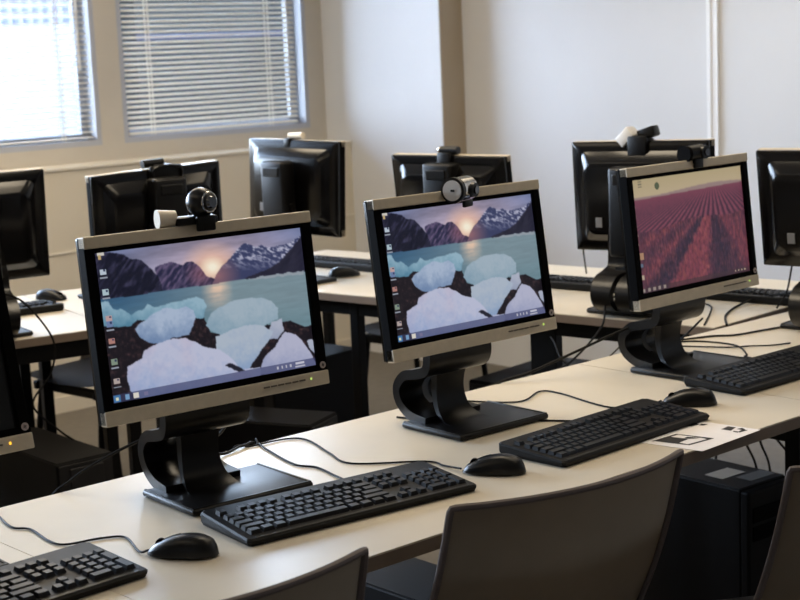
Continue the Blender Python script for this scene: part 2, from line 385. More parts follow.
def field_picture():
    n2 = fbm(U*1.6, V, 22, 31); n3 = fbm(U*1.6, V*.6, 70, 35); ns = fbm(U*3.2, V*.6, 40, 39)
    img = np.zeros(U.shape+(3,)); img[:] = (176, 160, 124)
    hz = .205-.03*U
    img = mix(img, (196, 176, 150), np.clip(V/hz, 0, 1)*.6)
    hill = V > .165+.02*np.sin(U*5+1); img[hill & (V < .26)] = (150, 128, 124)
    vx, vy = .72, .06
    a = (U-vx)/np.maximum(V-vy, .02)
    far = V > hz
    s = .5+.5*np.sin(a*46+n2*1.2)
    c = mix(np.full(img.shape, (70, 44, 62.)), (136, 74, 90), np.clip(s*1.3-.1, 0, 1)*np.clip(.4+n3, 0, 1))
    c = mix(c, (128, 68, 86), np.clip(1-(V-hz)/.12, 0, 1)[...]*.75); img[far] = c[far]
    near = V > .47+.02*np.sin(U*9)-.05*U
    an = (U-.70)/np.maximum(V-.30, .05)+(n2-.5)*.16
    lvl = np.interp(an, [-3, -2.2, -1.5, -1.15, -.95, -.72, -.6, -.2, -.08, .12, .3, .5, 1.2], [.5, .7, .35, .75, .25, .12, .9, .85, .25, .12, .3, .75, .5])
    lvl = np.clip(lvl+(ns-.5)*.75, 0, 1)
    c = mix(np.full(img.shape, (50, 42, 60.)), (134, 66, 80), lvl)
    c = mix(c, (152, 92, 82), np.clip((ns-.5)*3, 0, 1)*lvl*.6); c *= (.72+.5*n3)[..., None]; img[near] = c[near]
    img = soften(img, 2)
    tr = np.hypot((U-.225)*1.6, V-.105) < .032; img[tr] = (84, 92, 70)
    bar = V > .955; img[bar] = img[bar]*.4+np.array((66, 50, 56))*.6
    C = [(.08, .03+.022*i, .03, .012, (120, 112, 92)) for i in range(4)]
    for v in (.06, .17, .26, .34, .42, .5, .58): C.append((.018, v, .014, .02, (206, 190, 170)))
    C += [(.03, .68, .05, .06, (170, 132, 104)), (.03, .76, .03, .03, (96, 110, 130)), (.03, .86, .03, .04, (180, 160, 140))]
    C += [(.03+i*.045, .972, .022, .03, (150, 136, 130)) for i in range(5)]+[(.86+.03*i, .97, .01, .018, (190, 170, 150)) for i in range(4)]
    return icons(img, C)
SW, SH = .408, .256
def screen_mesh(img):
    me = bpy.data.meshes.new('screen')
    x = (U-.5)*SW; z = (.5-V)*SH
    co = np.stack([x, np.zeros_like(x), z], -1).reshape(-1, 3)
    idx = np.arange(NX*NY).reshape(NY, NX)
    f = np.stack([idx[:-1, :-1], idx[1:, :-1], idx[1:, 1:], idx[:-1, 1:]], -1).reshape(-1, 4)
    me.from_pydata(co.tolist(), [], f.tolist())
    a = me.color_attributes.new('picture', 'FLOAT_COLOR', 'POINT')
    s = np.clip(img/255., 0, 1).reshape(-1, 3); l = np.where(s <= .04045, s/12.92, ((s+.055)/1.055)**2.4)
    a.data.foreach_set('color', np.concatenate([l, np.ones((len(l), 1))], 1).astype(np.float32).ravel())
    me.materials.append(MATS['screen']); me.update(); return me
ICE, FIELD = screen_mesh(ice_picture()), screen_mesh(field_picture())

# ------------------------------------------------------------------ monitors
MW, MH = .443, .311
CACHE = {}
def cpart(name, key, fn, m, parent, smooth=False, M=None, angle=40):
    if key not in CACHE:
        bm = bmesh.new(); fn(bm); CACHE[key] = mesh(bm, name, m, smooth, angle)
    return link(name, CACHE[key], parent, M)
def f_bezel(b):
    # side bars and thin rails around the screen, one frame
    for s in (-1, 1): box(b, (s*(MW/2-.0095), .012, MH/2), (.019, .024, MH-.002), .002)
    box(b, (0, .013, .03), (MW-.03, .022, .012)); box(b, (0, .013, MH-.023), (MW-.03, .022, .010))
    box(b, (0, .020, MH/2), (MW-.02, .008, MH-.03))
def f_topbar(b): box(b, (0, .0085, MH-.010), (MW, .022, .020), .002)
def f_botbar(b): box(b, (0, .0085, .0125), (MW, .022, .025), .002)
def f_shell(b):
    # rear cover: flat rim, sloping shoulder, raised centre
    def ring(w, z0, z1, y, r):
        P = []
        for cx, cz, a0 in ((w-r, z1-r, 0), (-w+r, z1-r, 90), (-w+r, z0+r, 180), (w-r, z0+r, 270)):
            for k in range(5):
                a = math.radians(a0+k*22.5); P.append(b.verts.new((cx+r*math.cos(a), y, cz+r*math.sin(a))))
        return P
    w = MW/2
    R = [ring(w-.001, .001, MH-.001, .018, .004), ring(w-.001, .001, MH-.001, .030, .004), ring(w-.006, .006, MH-.006, .033, .006),
         ring(w-.035, .03, MH-.028, .036, .02), ring(w-.055, .05, MH-.055, .058, .03), ring(w-.062, .057, MH-.062, .060, .03)]
    for p, q in zip(R, R[1:]):
        n = len(p)
        for k in range(n): b.faces.new((p[k], p[(k+1) % n], q[(k+1) % n], q[k]))
    b.faces.new(R[-1]); b.faces.new(R[0][::-1])
def f_column(b):
    box(b, (0, .088, .285), (.112, .058, .25), .012, 3)
def f_colcap(b): box(b, (0, .118, .375), (.075, .006, .03), .003)
def ribbon(b, prof, x0, x1, th):
    P = [Vector((0, p[0], p[1])) for p in prof]; P = crom(P, 6)
    A = []
    for i, p in enumerate(P):
        t = (P[min(i+1, len(P)-1)]-P[max(i-1, 0)]).normalized(); n = Vector((0, -t.z, t.y))
        w = .5*th
        A.append([b.verts.new((x0, *(p+n*w)[1:])), b.verts.new((x1, *(p+n*w)[1:])), b.verts.new((x1, *(p-n*w)[1:])), b.verts.new((x0, *(p-n*w)[1:]))])
    for p, q in zip(A, A[1:]):
        for k in range(4): b.faces.new((p[k], p[(k+1) % 4], q[(k+1) % 4], q[k]))
    b.faces.new(A[0][::-1]); b.faces.new(A[-1])
ARC = [(.085, .27), (.078, .21), (.064, .165), (.070, .126), (.106, .112), (.148, .102), (.176, .074), (.171, .042), (.136, .021), (.085, .014)]
AW = [.06, .075, .084, .084, .08, .076, .072, .07, .072, .076]
def f_arc(b):
    P = crom([Vector((0, p[0], p[1])) for p in ARC], 6); Wd = [v.x for v in crom([Vector((w, 0, 0)) for w in AW], 6)]
    def band(i0, i1, fx):
        A = []
        for i in range(i0, i1+1):
            p = P[i]; t = (P[min(i+1, len(P)-1)]-P[max(i-1, 0)]).normalized(); n = Vector((0, -t.z, t.y))*.010
            x0, x1 = fx(Wd[i])
            A.append([b.verts.new((x0, *(p+n)[1:])), b.verts.new((x1, *(p+n)[1:])), b.verts.new((x1, *(p-n)[1:])), b.verts.new((x0, *(p-n)[1:]))])
        for p, q in zip(A, A[1:]):
            for k in range(4): b.faces.new((p[k], p[(k+1) % 4], q[(k+1) % 4], q[k]))
        b.faces.new(A[0][::-1]); b.faces.new(A[-1])
    L = len(P)-1
    band(0, L, lambda w: (-w, -.008)); band(0, L, lambda w: (.008, w))
    band(0, 25, lambda w: (-.0085, .0085)); band(46, L, lambda w: (-.0085, .0085))
def f_core(b):
    P = crom([Vector((0, y, z)) for y, z in ((.022, .0125), (.055, .016), (.080, .034), (.090, .064), (.088, .095), (.080, .125))], 6)
    Wd = [v.x for v in crom([Vector((w, 0, 0)) for w in (.056, .050, .042, .038, .038, .044)], 6)]
    A = []
    for i, p in enumerate(P):
        t = (P[min(i+1, len(P)-1)]-P[max(i-1, 0)]).normalized(); n = Vector((0, -t.z, t.y)); w = Wd[i]; k = .004+.018*i/len(P)
        A.append([b.verts.new((-w, *p[1:])), b.verts.new((w, *p[1:])), b.verts.new((w, *(p-n*k)[1:])), b.verts.new((-w, *(p-n*k)[1:]))])
    for p, q in zip(A, A[1:]):
        for k in range(4): b.faces.new((p[k], p[(k+1) % 4], q[(k+1) % 4], q[k]))
    b.faces.new(A[0][::-1]); b.faces.new(A[-1])
def f_hinge(b): cyl(b, (-.07, .062, .19), (.07, .062, .19), .026, seg=24)
def f_base(b):
    box(b, (0, .045, .007), (.245, .178, .012), .005, 3)
    for s in (-1, 1): box(b, (s*.117, .045, .0125), (.006, .172, .004), .0015)
    box(b, (0, -.038, .0125), (.236, .006, .004), .0015)
def f_emblem(b): cyl(b, (MW/2-.0095, -.0005, .035), (MW/2-.0095, .002, .035), .0062, seg=20)
def f_emark(b):
    x, z = MW/2-.0095, .035
    for dx, dz, hh in ((-.0018, .0007, .0062), (-.0004, -.0003, .0036), (.0012, -.0008, .0062)):
        box(b, (x+dx, -.0008, z+dz), (.0007, .0008, hh), rot=Euler((0, .25, 0)))
    box(b, (x+.0004, -.0008, z+.0012), (.0022, .0008, .0007)); box(b, (x-.0012, -.0008, z+.0012), (.0014, .0008, .0007))
def f_buttons(b):
    for k in range(6): box(b, (.088+k*.0150, -.003, .0145), (.0125, .003, .0028), .0008)
def f_led(b): box(b, (.182, -.003, .0145), (.003, .003, .004), .0008)
def f_port(b):
    box(b, (.12, .0615, .085), (.022, .003, .028), .001)
def make_monitor(label, x, y, zb, rz, tilt, roll=0., pic=None, led=None, group=None, back=False, sticker=False, spin=0.):
    t = thing('computer_monitor', label, 'monitor', (x, y, 0), rz, group)
    c = Vector((0, 0, zb))
    M = Matrix.Translation(c) @ Matrix.Rotation(-tilt, 4, 'X') @ Matrix.Translation((0, 0, MH/2)) @ Matrix.Rotation(roll, 4, 'Y') @ Matrix.Translation((0, 0, -MH/2))
    cpart('bezel', 'bezel', f_bezel, 'bezel_black', t, M=M)
    cpart('top_bar', 'topbar', f_topbar, 'silver_bar', t, M=M)
    bb = cpart('bottom_bar', 'botbar', f_botbar, 'silver_bar', t, M=M)
    cpart('back_shell', 'shell', f_shell, 'shell_plastic', t, True, M, 25)
    if back:
        # only the backs of these face the photo; the dark screens are still there
        s = cpart('screen', 'offscreen', lambda b: box(b, (0, .0095, .160), (.41, .002, .258)), 'gloss_black', t, M=M)
        cpart('maker_plate', 'port', f_port, 'sticker_grey', t, M=M)
    else:
        if pic is not None: link('screen', pic, t, M @ Matrix.Translation((0, .008, .163)))
        else: cpart('screen', 'offscreen', lambda b: box(b, (0, .0095, .160), (.41, .002, .258)), 'gloss_black', t, M=M)
        e = cpart('emblem', 'emblem', f_emblem, 'emblem', t, M=M)
        cpart('emblem_mark', 'emark', f_emark, 'ink', e)
        cpart('button_strip', 'buttons', f_buttons, 'silver_dark', bb)
        if led: cpart('power_light', led, f_led, led, bb)
    cl = cpart('column', 'column', f_column, 'black_plastic', t, True)
    cpart('column_cap', 'colcap', f_colcap, 'gloss_black', cl)
    cpart('hinge', 'hinge', f_hinge, 'black_plastic', t, True)
    cpart('neck_arc', 'arc', f_arc, 'gloss_black', t, True)
    cpart('neck_front', 'core', f_core, 'black_plastic', t, True)
    B = Matrix.Translation((.025, 0, 0)) if not back else Matrix.Identity(4)
    cpart('base_plate', 'base', f_base, 'black_plastic', t, True, B)
    return t
GF, GB = 'monitors on the front desks', 'monitors seen from behind on the far desks'
make_monitor('switched-off black monitor cut off by the left edge of the photo, amber standby light', -.400, -.08, .172, -.03, .23, led='led_amber', group=GF)
make_monitor('monitor with iceberg wallpaper and a black globe webcam, on the front desk', .186, -.078, .171, -.072, .114, pic=ICE, led='led_green', group=GF)
make_monitor('monitor with iceberg wallpaper and a white barrel webcam, in the middle of the photo', .813, -.067, .172, -.024, .137, pic=ICE, led='led_green', group=GF)
make_monitor('monitor showing a purple flower field, with a small black webcam on top', 1.497, -.093, .174, .015, .104, pic=FIELD, led='led_green', group=GF)
REAR = [('black back of the monitor above the switched-off one, cut off by the photo edge', .682, 1.816, .152, -.158, .059, .003),
        ('black monitor back seen above the globe webcam, below the windows', 1.247, 1.725, .126, -.045, .046, .031),
        ('black monitor back beside the corner pillar, below the blind, cream webcam on top', 1.867, 1.854, .162, -1.505, -.046, -.014),
        ('black monitor back showing above the middle iceberg monitor, against the pillar', 1.968, 1.203, .124, -1.445, .108, -.002),
        ('black monitor back left of the purple field monitor, silver webcam on top', 2.063, .540, .167, -1.441, .018, .021),
        ('black monitor back cut off by the right edge of the photo', 2.152, -.031, .152, -1.437, .124, .008)]
REARPOS = []
for lab, x, y, zb, yaw, tilt, roll in REAR:
    rz = yaw+PI; off = (MH/2)*math.sin(tilt)+.024
    lx, ly = -math.sin(rz)*off, math.cos(rz)*off
    t = make_monitor(lab, x-lx, y-ly, zb, rz, tilt, roll, group=GB, back=True)
    REARPOS.append((x-lx, y-ly, zb, rz, tilt))

# ------------------------------------------------------------------ keyboards
KW, KD = .455, .165
def kz(y): return .0125+.011*(y+KD/2)/KD
def f_kbody(b):
    w, d = KW/2, KD/2
    P = [(-w+.005, -d), (w-.005, -d), (w, -d+.006), (w, d-.008), (w-.008, d), (-w+.008, d), (-w, d-.008), (-w, -d+.006)]
    lo = [b.verts.new((x*.985, y*.97, .001)) for x, y in P]; mid = [b.verts.new((x, y, .008)) for x, y in P]
    up = [b.verts.new((x, y, kz(y)-.003)) for x, y in P]; tp = [b.verts.new((x*.988, y*.965, kz(y*.965))) for x, y in P]
    for p, q in ((lo, mid), (mid, up), (up, tp)):
        for k in range(8): b.faces.new((p[k], p[(k+1) % 8], q[(k+1) % 8], q[k]))
    b.faces.new(lo[::-1]); b.faces.new(tp)
def f_keys(b):
    u = .01895; sl = math.atan(.010/KD)
    def key(x, y, w=1., h=1.):
        sx, sy = u*w-.003, u*h-.003
        z0 = kz(y)-.001; H = .0075
        lo = [b.verts.new((x+i*sx/2, y+j*sy/2, z0+j*sy/2*.06)) for i, j in ((-1, -1), (1, -1), (1, 1), (-1, 1))]
        tp = [b.verts.new((x+i*(sx/2-.0022), y+.0006+j*(sy/2-.0022), z0+H+j*sy/2*.06)) for i, j in ((-1, -1), (1, -1), (1, 1), (-1, 1))]
        for k in range(4): b.faces.new((lo[k], lo[(k+1) % 4], tp[(k+1) % 4], tp[k]))
        b.faces.new(tp); b.faces.new(lo[::-1])
    x0 = -KW/2+.014; yb = -KD/2+.026
    rows = [[1.25, 1.25, 1.25, 6.25, 1.25, 1.25, 1.25, 1.25], [2.25]+[1]*10+[2.75], [1.75]+[1]*11+[2.25], [1.5]+[1]*12+[1.5], [1]*13+[2]]
    for r, row in enumerate(rows):
        x = x0
        for w in row: key(x+w*u/2, yb+r*u, w); x += w*u
    yf = yb+5.35*u
    x = x0; key(x+u/2, yf)
    for g in range(3):
        for k in range(4): key(x0+u*(2+g*4.5+k+.5), yf)
    xn = x0+15.35*u
    for k in range(3):
        key(xn+(k+.5)*u, yb+3*u); key(xn+(k+.5)*u, yb+4*u); key(xn+(k+.5)*u, yb); key(xn+(k+.5)*u, yf)
    key(xn+1.5*u, yb+u)
    xp = x0+18.7*u
    for r in range(5):
        for k in range(4):
            if k == 3 and r in (0, 2): key(xp+3.5*u, yb+(r+.5)*u, 1, 2)
            elif k == 3 and r in (1, 3): continue
            elif r == 0 and k == 0: key(xp+u, yb, 2)
            elif r == 0 and k == 1: continue
            else: key(xp+(k+.5)*u, yb+r*u)
def f_krest(b): box(b, (0, -KD/2+.007, .0118), (KW-.03, .010, .004), .0015)
def keyboard(label, x, y, rz, cord=None, group='black computer keyboards'):
    t = thing('keyboard', label, 'keyboard', (x, y, 0), rz, group)
    cpart('body', 'kbody', f_kbody, 'kb_body', t)
    cpart('keycap_field', 'kkeys', f_keys, 'key_black', t)
    cpart('front_lip', 'krest', f_krest, 'key_black', t)
    if cord:
        I = (Matrix.Translation((x, y, 0)) @ Matrix.Rotation(rz, 4, 'Z')).inverted()
        part('cord', lambda b: tube(b, [I @ Vector(p) for p in cord], .0021), 'cable_black', t, True)
    return t
keyboard('black keyboard cut off by the lower left corner of the photo', -.356, -.238, .052)
keyboard('black keyboard in front of the iceberg monitor with the globe webcam', .288, -.259, -.118, [(.38, -.165, .008), (.40, -.105, .003), (.415, -.033, .0025), (.402, .018, .0025), (.433, .138, .0025), (.45, .19, .0025), (.46, .215, -.01), (.46, .22, -.2)])
keyboard('black keyboard with papers beside its front edge, at the middle of the front desk', .925, -.297, .038, [(1.02, -.215, .01), (.99, -.195, .003), (.984, -.189, .0025), (.903, -.072, .0025), (.80, .06, .0025), (.77, .14, .0025)])
keyboard('black keyboard in front of the purple field monitor, reaching the right edge', 1.587, -.224, -.014, [(1.66, -.14, .01), (1.69, -.07, .003), (1.719, -.054, .0025), (1.793, .033, .0025), (1.784, .133, .0025), (1.727, .19, .0025)])
def away(lab, x, y, rz): return keyboard(lab, x, y, rz)
away('black keyboard behind the monitor back at the left photo edge, beside a mouse', .86, 2.135, PI-.17)
away('black keyboard just showing beside the upper left corner of the front iceberg monitor', 1.44, 2.10, PI-.10)
away('black keyboard on the far desk between the two iceberg monitors', 2.19, 1.99, PI/2+.1)
away('black keyboard at the right side of the middle iceberg monitor, on the far desk', 2.29, 1.02, PI/2+.13)
away('black keyboard beyond the lower right corner of the purple field monitor', 2.40, .40, PI/2+.13)

# ------------------------------------------------------------------ mice
ML, MWI, MHT = .116, .060, .037
def mouse_pt(s, a, off=0.):
    # s 0 (palm end) .. 1 (button end), a 0..pi across
    y = (s-.5)*ML
    e = max(0., 1-abs(2*s-1)**2.6)**.5
    w = MWI/2*(e)*(1.0-.10*s+.0)*(1-.07*math.sin(PI*s)); 
    h = MHT*max(0., (math.sin(PI*min(1, (s*.93+.07)))**.55))*(1.04-.42*s)
    if s < .02: h *= s/.02
    c, sn = math.cos(a), math.sin(a)
    x = math.copysign(abs(c)**.75, c)*(w+off); z = abs(sn)**.8*(h*min(1, e*1.6)+off)
    return (x, y, .003+z)
def f_mouse(b):
    N, K = 24, 16
    R = []
    for i in range(N+1):
        s = .004+.992*i/N
        R.append([b.verts.new(mouse_pt(s, PI*k/K)) for k in range(K+1)])
    for p, q in zip(R, R[1:]):
        for k in range(K): b.faces.new((p[k], p[k+1], q[k+1], q[k]))
        b.faces.new((p[K], p[0], q[0], q[K]))
    b.faces.new(R[0]); b.faces.new(R[-1][::-1])
def f_mbutton(sgn):
    def f(b):
        R = []
        for i in range(11):
            s = .56+.40*i/10
            R.append([b.verts.new(mouse_pt(s, (PI/2-.10-1.0*k/6) if sgn > 0 else (PI/2+.10+1.0*k/6), .0009)) for k in range(7)])
        for p, q in zip(R, R[1:]):
            for k in range(6): b.faces.new((p[k], p[k+1], q[k+1], q[k]))
    return f
def f_wheel(b):
    p = mouse_pt(.80, PI/2); cyl(b, (-.0035, p[1], p[2]-.004), (.0035, p[1], p[2]-.004), .0085, seg=20)
def mouse(label, x, y, rz, cord=None, group='black optical mice'):
    t = thing('computer_mouse', label, 'mouse', (x, y, 0), rz, group)
    cpart('body', 'mbody', f_mouse, 'mouse_black', t, True, angle=60)
    cpart('button', 'mb1', f_mbutton(1), 'mouse_black', t, True); cpart('button', 'mb2', f_mbutton(-1), 'mouse_black', t, True)
    cpart('scroll_wheel', 'mwheel', f_wheel, 'bezel_black', t, True)
    if cord:
        I = (Matrix.Translation((x, y, 0)) @ Matrix.Rotation(rz, 4, 'Z')).inverted()
        part('cord', lambda b: tube(b, [I @ Vector(p) for p in cord], .0019), 'cable_black', t, True)
    return t
mouse('black mouse between the lower left keyboard and the front iceberg monitor keyboard', -.035, -.262, .62, [(-.07, -.22, .008), (-.075, -.20, .003), (-.05, -.12, .0025), (-.08, -.093, .0025), (-.133, -.078, .0025), (-.143, -.043, .0025), (-.132, .04, .0025), (-.147, .074, .0025), (-.133, .143, .0025), (-.12, .19, .0025)])
mouse('black mouse in the middle of the front desk, between two keyboards', .603, -.308, .62, [(.565, -.262, .008), (.572, -.21, .003), (.571, -.16, .0025), (.475, -.064, .0025), (.495, .025, .0025), (.531, .137, .0025), (.512, .180, .0025), (.43, .19, .0025), (.399, .21, -.004), (.38, .225, -.12)])
mouse('black mouse standing behind the end of the keyboard with papers', 1.232, -.258, .70, [(1.20, -.21, .008), (1.171, -.204, .0025), (1.106, -.15, .0025), (1.14, .02, .0025), (1.128, .068, .0025), (1.045, .035, .0025), (1.005, .056, .0025), (.96, .14, .0025), (.96, .19, .0025)])
mouse('black mouse by the left photo edge, at the end of the corner keyboard', -.664, -.20, .3)
mouse('dark mouse on the far desk near the left photo edge', 1.155, 2.25, PI+.4)
mouse('black mouse beside the far keyboard seen between the iceberg monitors', 2.02, 1.80, -PI/2-.3)

# ------------------------------------------------------------------ chairs
def f_chairback(b):
    N, K = 20, 14; R = []
    lean = math.tan(math.radians(24))
    for i in range(K+1):
        v = i/K; z = -.29+v*.38
        hw = (.243-.010*v)
        row = []
        for j in range(N+1):
            s = 2*j/N-1
            rad = .012
            zz = z
            if i == K: zz = z-.004*(abs(s)**8)
            y = -.103-lean*(z+.29)+.055*s*s-.02*math.sin(PI*v)
            row.append(b.verts.new((hw*s, y, zz)))
        R.append(row)
    for p, q in zip(R, R[1:]):
        for j in range(N): b.faces.new((p[j], p[j+1], q[j+1], q[j]))
    bmesh.ops.solidify(b, geom=b.faces[:], thickness=.010)
def f_chairedge(b):
    lean = math.tan(math.radians(24)); pts = []
    def P(s, z):
        v = (z+.29)/.38; return Vector(((.243-.010*v)*s, -.103-lean*(z+.29)+.055*s*s-.02*math.sin(PI*v)-.004, z))
    for z in np.linspace(-.25, .085, 10): pts.append(P(-1, z))
    for s in np.linspace(-.97, .97, 15): pts.append(P(s, .091))
    for z in np.linspace(.085, -.25, 10): pts.append(P(1, z))
    tube(b, pts, .0058, 8, 2)
def f_seat(b):
    N, K = 14, 14; R = []
    for i in range(K+1):
        v = i/K; y = -.15+.36*v; row = []
        for j in range(N+1):
            s = 2*j/N-1; hw = .188+.012*math.sin(PI*v)
            z = -.285+.012*s*s+.012*(1-v)**3-.004*max(0, v-.8)**2*25
            row.append(b.verts.new((hw*s, y, z)))
        R.append(row)
    for p, q in zip(R, R[1:]):
        for j in range(N): b.faces.new((p[j], p[j+1], q[j+1], q[j]))
    bmesh.ops.solidify(b, geom=b.faces[:], thickness=.012)
def chair(label, x, y, rz):
    t = thing('chair', label, 'chair', (x, y, 0), rz, 'grey plastic chairs with black steel legs')
    cpart('backrest', 'cback', f_chairback, 'grey_plastic', t, True, angle=50)
    cpart('edge_bead', 'cedge', f_chairedge, 'grey_edge', t, True)
    cpart('seat', 'cseat', f_seat, 'seat_plastic', t, True, angle=50)
    for i, (sx, sy) in enumerate(((-1, 1), (1, 1), (-1, -1), (1, -1))):
        cpart('leg', 'cleg%d' % i, lambda b, sx=sx, sy=sy: (tube(b, [(sx*.165, .03+sy*.13, -.315), (sx*.185, .03+sy*.18, -FLOOR+.01)], .011, 10), cyl(b, (sx*.185, .03+sy*.18, -FLOOR), (sx*.186, .03+sy*.18, -FLOOR+.02), .014)), 'black_steel', t, True)
    for sx in (-1, 1):
        cpart('seat_rail', 'crail%d' % sx, lambda b, sx=sx: box(b, (sx*.165, .04, -.315), (.024, .30, .03), .006), 'black_steel', t)
    cpart('seat_rail', 'crailf', lambda b: box(b, (0, .17, -.315), (.34, .024, .03), .006), 'black_steel', t)
    cpart('seat_rail', 'crailb', lambda b: box(b, (0, -.08, -.315), (.34, .024, .03), .006), 'black_steel', t)
    return t
# backrest top corners in the chair's own frame sit at (+-.233, -.212, .09)
def chair_at(label, cx, cy, rz):
    off = Vector((0, -.213)); c, s = math.cos(rz), math.sin(rz)
    return chair(label, cx-(off.x*c-off.y*s), cy-(off.x*s+off.y*c), rz)
chair_at('grey chair back at the bottom centre of the photo, its whole top edge visible', .430, -.644, -.131)
chair_at('grey chair back at the bottom left, only its upper corner in the photo', -.238, -.632, -.12)
chair_at('grey chair back cut off by the lower right corner of the photo', .90, -.96, -.40)
chair('grey chair seat with black rail below the far desk, left of the iceberg monitor', 1.385, 2.31, PI/2+.10)
chair('grey chair behind the long far desk, seat showing between the iceberg monitors', 2.60, 2.02, PI/2+.1)

# ------------------------------------------------------------------ computer towers
TW, TD, TH = .172, .44, .45
def f_case(b): box(b, (0, 0, TH/2), (TW, TD, TH), .004)
def f_cfront(b):
    box(b, (0, -TD/2-.012, TH/2), (TW, .026, TH-.004), .006)
def f_bays(z):
    return lambda b: box(b, (0, -TD/2-.026, z), (TW-.03, .004, .036), .001)
def f_rear(b):
    box(b, (0, TD/2+.002, TH/2), (TW-.012, .004, TH-.012), .001)
def f_rports(b): box(b, (-.03, TD/2+.006, .245), (.05, .010, .13), .002)
def f_slots(b): box(b, (.02, TD/2+.005, .13), (.10, .006, .08), .001)
def f_inlet(b): box(b, (.0, TD/2+.006, .405), (.10, .008, .055), .002)
def tower(label, x, y, rz, sticker=False, sc=1.):
    t = thing('computer_tower', label, 'computer', (x, y, -FLOOR), rz, 'black computer towers on the floor')
    cpart('case', 'tcase', f_case, 'case_black', t)
    cpart('top_cover', 'ttop'+str(sticker), lambda b: box(b, (0, 0, TH+.001), (TW-.006, TD-.006, .004), .001), 'case_top' if sticker else 'case_black', t)  # under-desk shade put into the colour: plain tops black, labelled one lighter
    fp = cpart('front_panel', 'tfront', f_cfront, 'case_black', t)
    cpart('drive_bay', 'tb1', f_bays(.39), 'bezel_black', fp); cpart('drive_bay', 'tb2', f_bays(.345), 'bezel_black', fp)
    cpart('badge', 'tbadge', lambda b: box(b, (.03, -TD/2-.026, .27), (.04, .003, .04), .001), 'sticker_grey', fp)
    rp_ = cpart('rear_plate', 'trear', f_rear, 'case_top', t)
    cpart('port_block', 'tports', f_rports, 'port_grey', rp_); cpart('card_bracket', 'tslots', f_slots, 'port_grey', rp_); cpart('power_inlet', 'tinlet', f_inlet, 'case_top', rp_)
    if sticker:
        part('paper_label', lambda b: box(b, (-.005, -.11, TH+.0035), (.085, .055, .001)), 'sticker_pale', t)
        part('paper_label', lambda b: box(b, (.03, -.175, TH+.0035), (.09, .045, .001)), 'sticker_grey', t)
    return t
tower('black computer tower under the desk at the lower right, pale label on its top', 1.682, .087, -.05, True)
tower('black computer tower under the desk, behind the chair at bottom centre', .675, .0, 0)
tower('black computer tower behind the front desk, below the switched-off monitor', .735, 1.585, PI-.02)
tower('black computer tower below the front iceberg monitor, its rear connectors towards the desk', 1.33, 1.40, PI+.42)
tower('tall black computer tower seen right of the front iceberg monitor, under the far desk', 1.95, 1.98, PI/2+.14)
tower('black computer tower below the middle iceberg monitor, under the far desk', 2.27, 1.18, PI/2+.14)

# ------------------------------------------------------------------ webcams
ZP = .171
def cam_thing(label, x, y, z, rz): return thing('webcam', label, 'webcam', (x, y, z), rz, 'webcams on the monitors')
t = cam_thing('black globe webcam with chrome ring on the front iceberg monitor', .176, -.043, .479, -.25)
part('ball', lambda b: sphere(b, (.012, 0, .037), .0255), 'gloss_black', t, True)
def ringf(b):
    n = 28
    for k in range(n):
        a0, a1 = 2*PI*k/n, 2*PI*(k+1)/n
        d = Vector((.42, -.90, .05)).normalized(); ux = d.cross(Vector((0, 0, 1))).normalized(); uz = ux.cross(d); c = Vector((.012, 0, .037))+d*.0195
        cyl(b, c+(ux*math.cos(a0)+uz*math.sin(a0))*.0165, c+(ux*math.cos(a1)+uz*math.sin(a1))*.0165, .0019, seg=8)
part('lens_ring', ringf, 'chrome', t, True)
part('lens', lambda b: cyl(b, Vector((.012, 0, .037))+Vector((.42, -.90, .05))*.0285, Vector((.012, 0, .037))+Vector((.42, -.90, .05))*.018, .009, .013), 'lens', t, True)
part('clip', lambda b: (box(b, (.0, .005, .008), (.075, .034, .014), .004), box(b, (.012, -.018, .003), (.034, .008, .026), .003), cyl(b, (.012, .004, .010), (.012, .002, .022), .008)), 'black_plastic', t, True)
part('side_knob', lambda b: (cyl(b, (-.066, .004, .014), (-.034, .004, .014), .0165, .013),), 'cream_plastic', t, True)
t = cam_thing('white and chrome barrel webcam on the middle iceberg monitor', .797, -.040, .486, .30)
part('barrel', lambda b: cyl(b, (-.022, -.004, -.004), (.030, -.004, -.004), .024, seg=28), 'chrome', t, True)
part('end_rim', lambda b: cyl(b, (-.030, -.004, -.004), (-.020, -.004, -.004), .0255, seg=28), 'gloss_black', t, True)
e = part('end_disc', lambda b: cyl(b, (-.033, -.004, -.004), (-.029, -.004, -.004), .020, seg=28), 'white_plastic', t, True)
part('disc_mark', lambda b: box(b, (-.0335, -.006, -.004), (.002, .008, .004)), 'ink', e)
part('lens_housing', lambda b: cyl(b, (.012, -.033, -.006), (.012, -.006, -.006), .014, .017), 'gloss_black', t, True)
part('lens', lambda b: cyl(b, (.012, -.036, -.006), (.012, -.030, -.006), .008), 'lens', t, True)
part('grille', lambda b: cyl(b, (.030, -.004, -.004), (.034, -.004, -.004), .022, seg=28), 'gloss_black', t, True)
part('clip', lambda b: (box(b, (.004, -.018, -.032), (.034, .008, .014), .003), box(b, (.004, .014, -.016), (.03, .04, .02), .004)), 'black_plastic', t, True)
t = cam_thing('small black webcam clipped to the purple field monitor', 1.522, -.055, .485, .0)
part('body', lambda b: cyl(b, (-.028, 0, .012), (.022, -.004, .014), .0175, seg=24), 'black_plastic', t, True)
part('lens_housing', lambda b: cyl(b, (.016, -.024, .014), (.016, 0, .014), .015, .016), 'gloss_black', t, True)
part('lens', lambda b: cyl(b, (.016, -.027, .014), (.016, -.022, .014), .008), 'lens', t, True)
part('side_cap', lambda b: cyl(b, (-.036, 0, .012), (-.026, 0, .012), .019, seg=24), 'bezel_black', t, True)
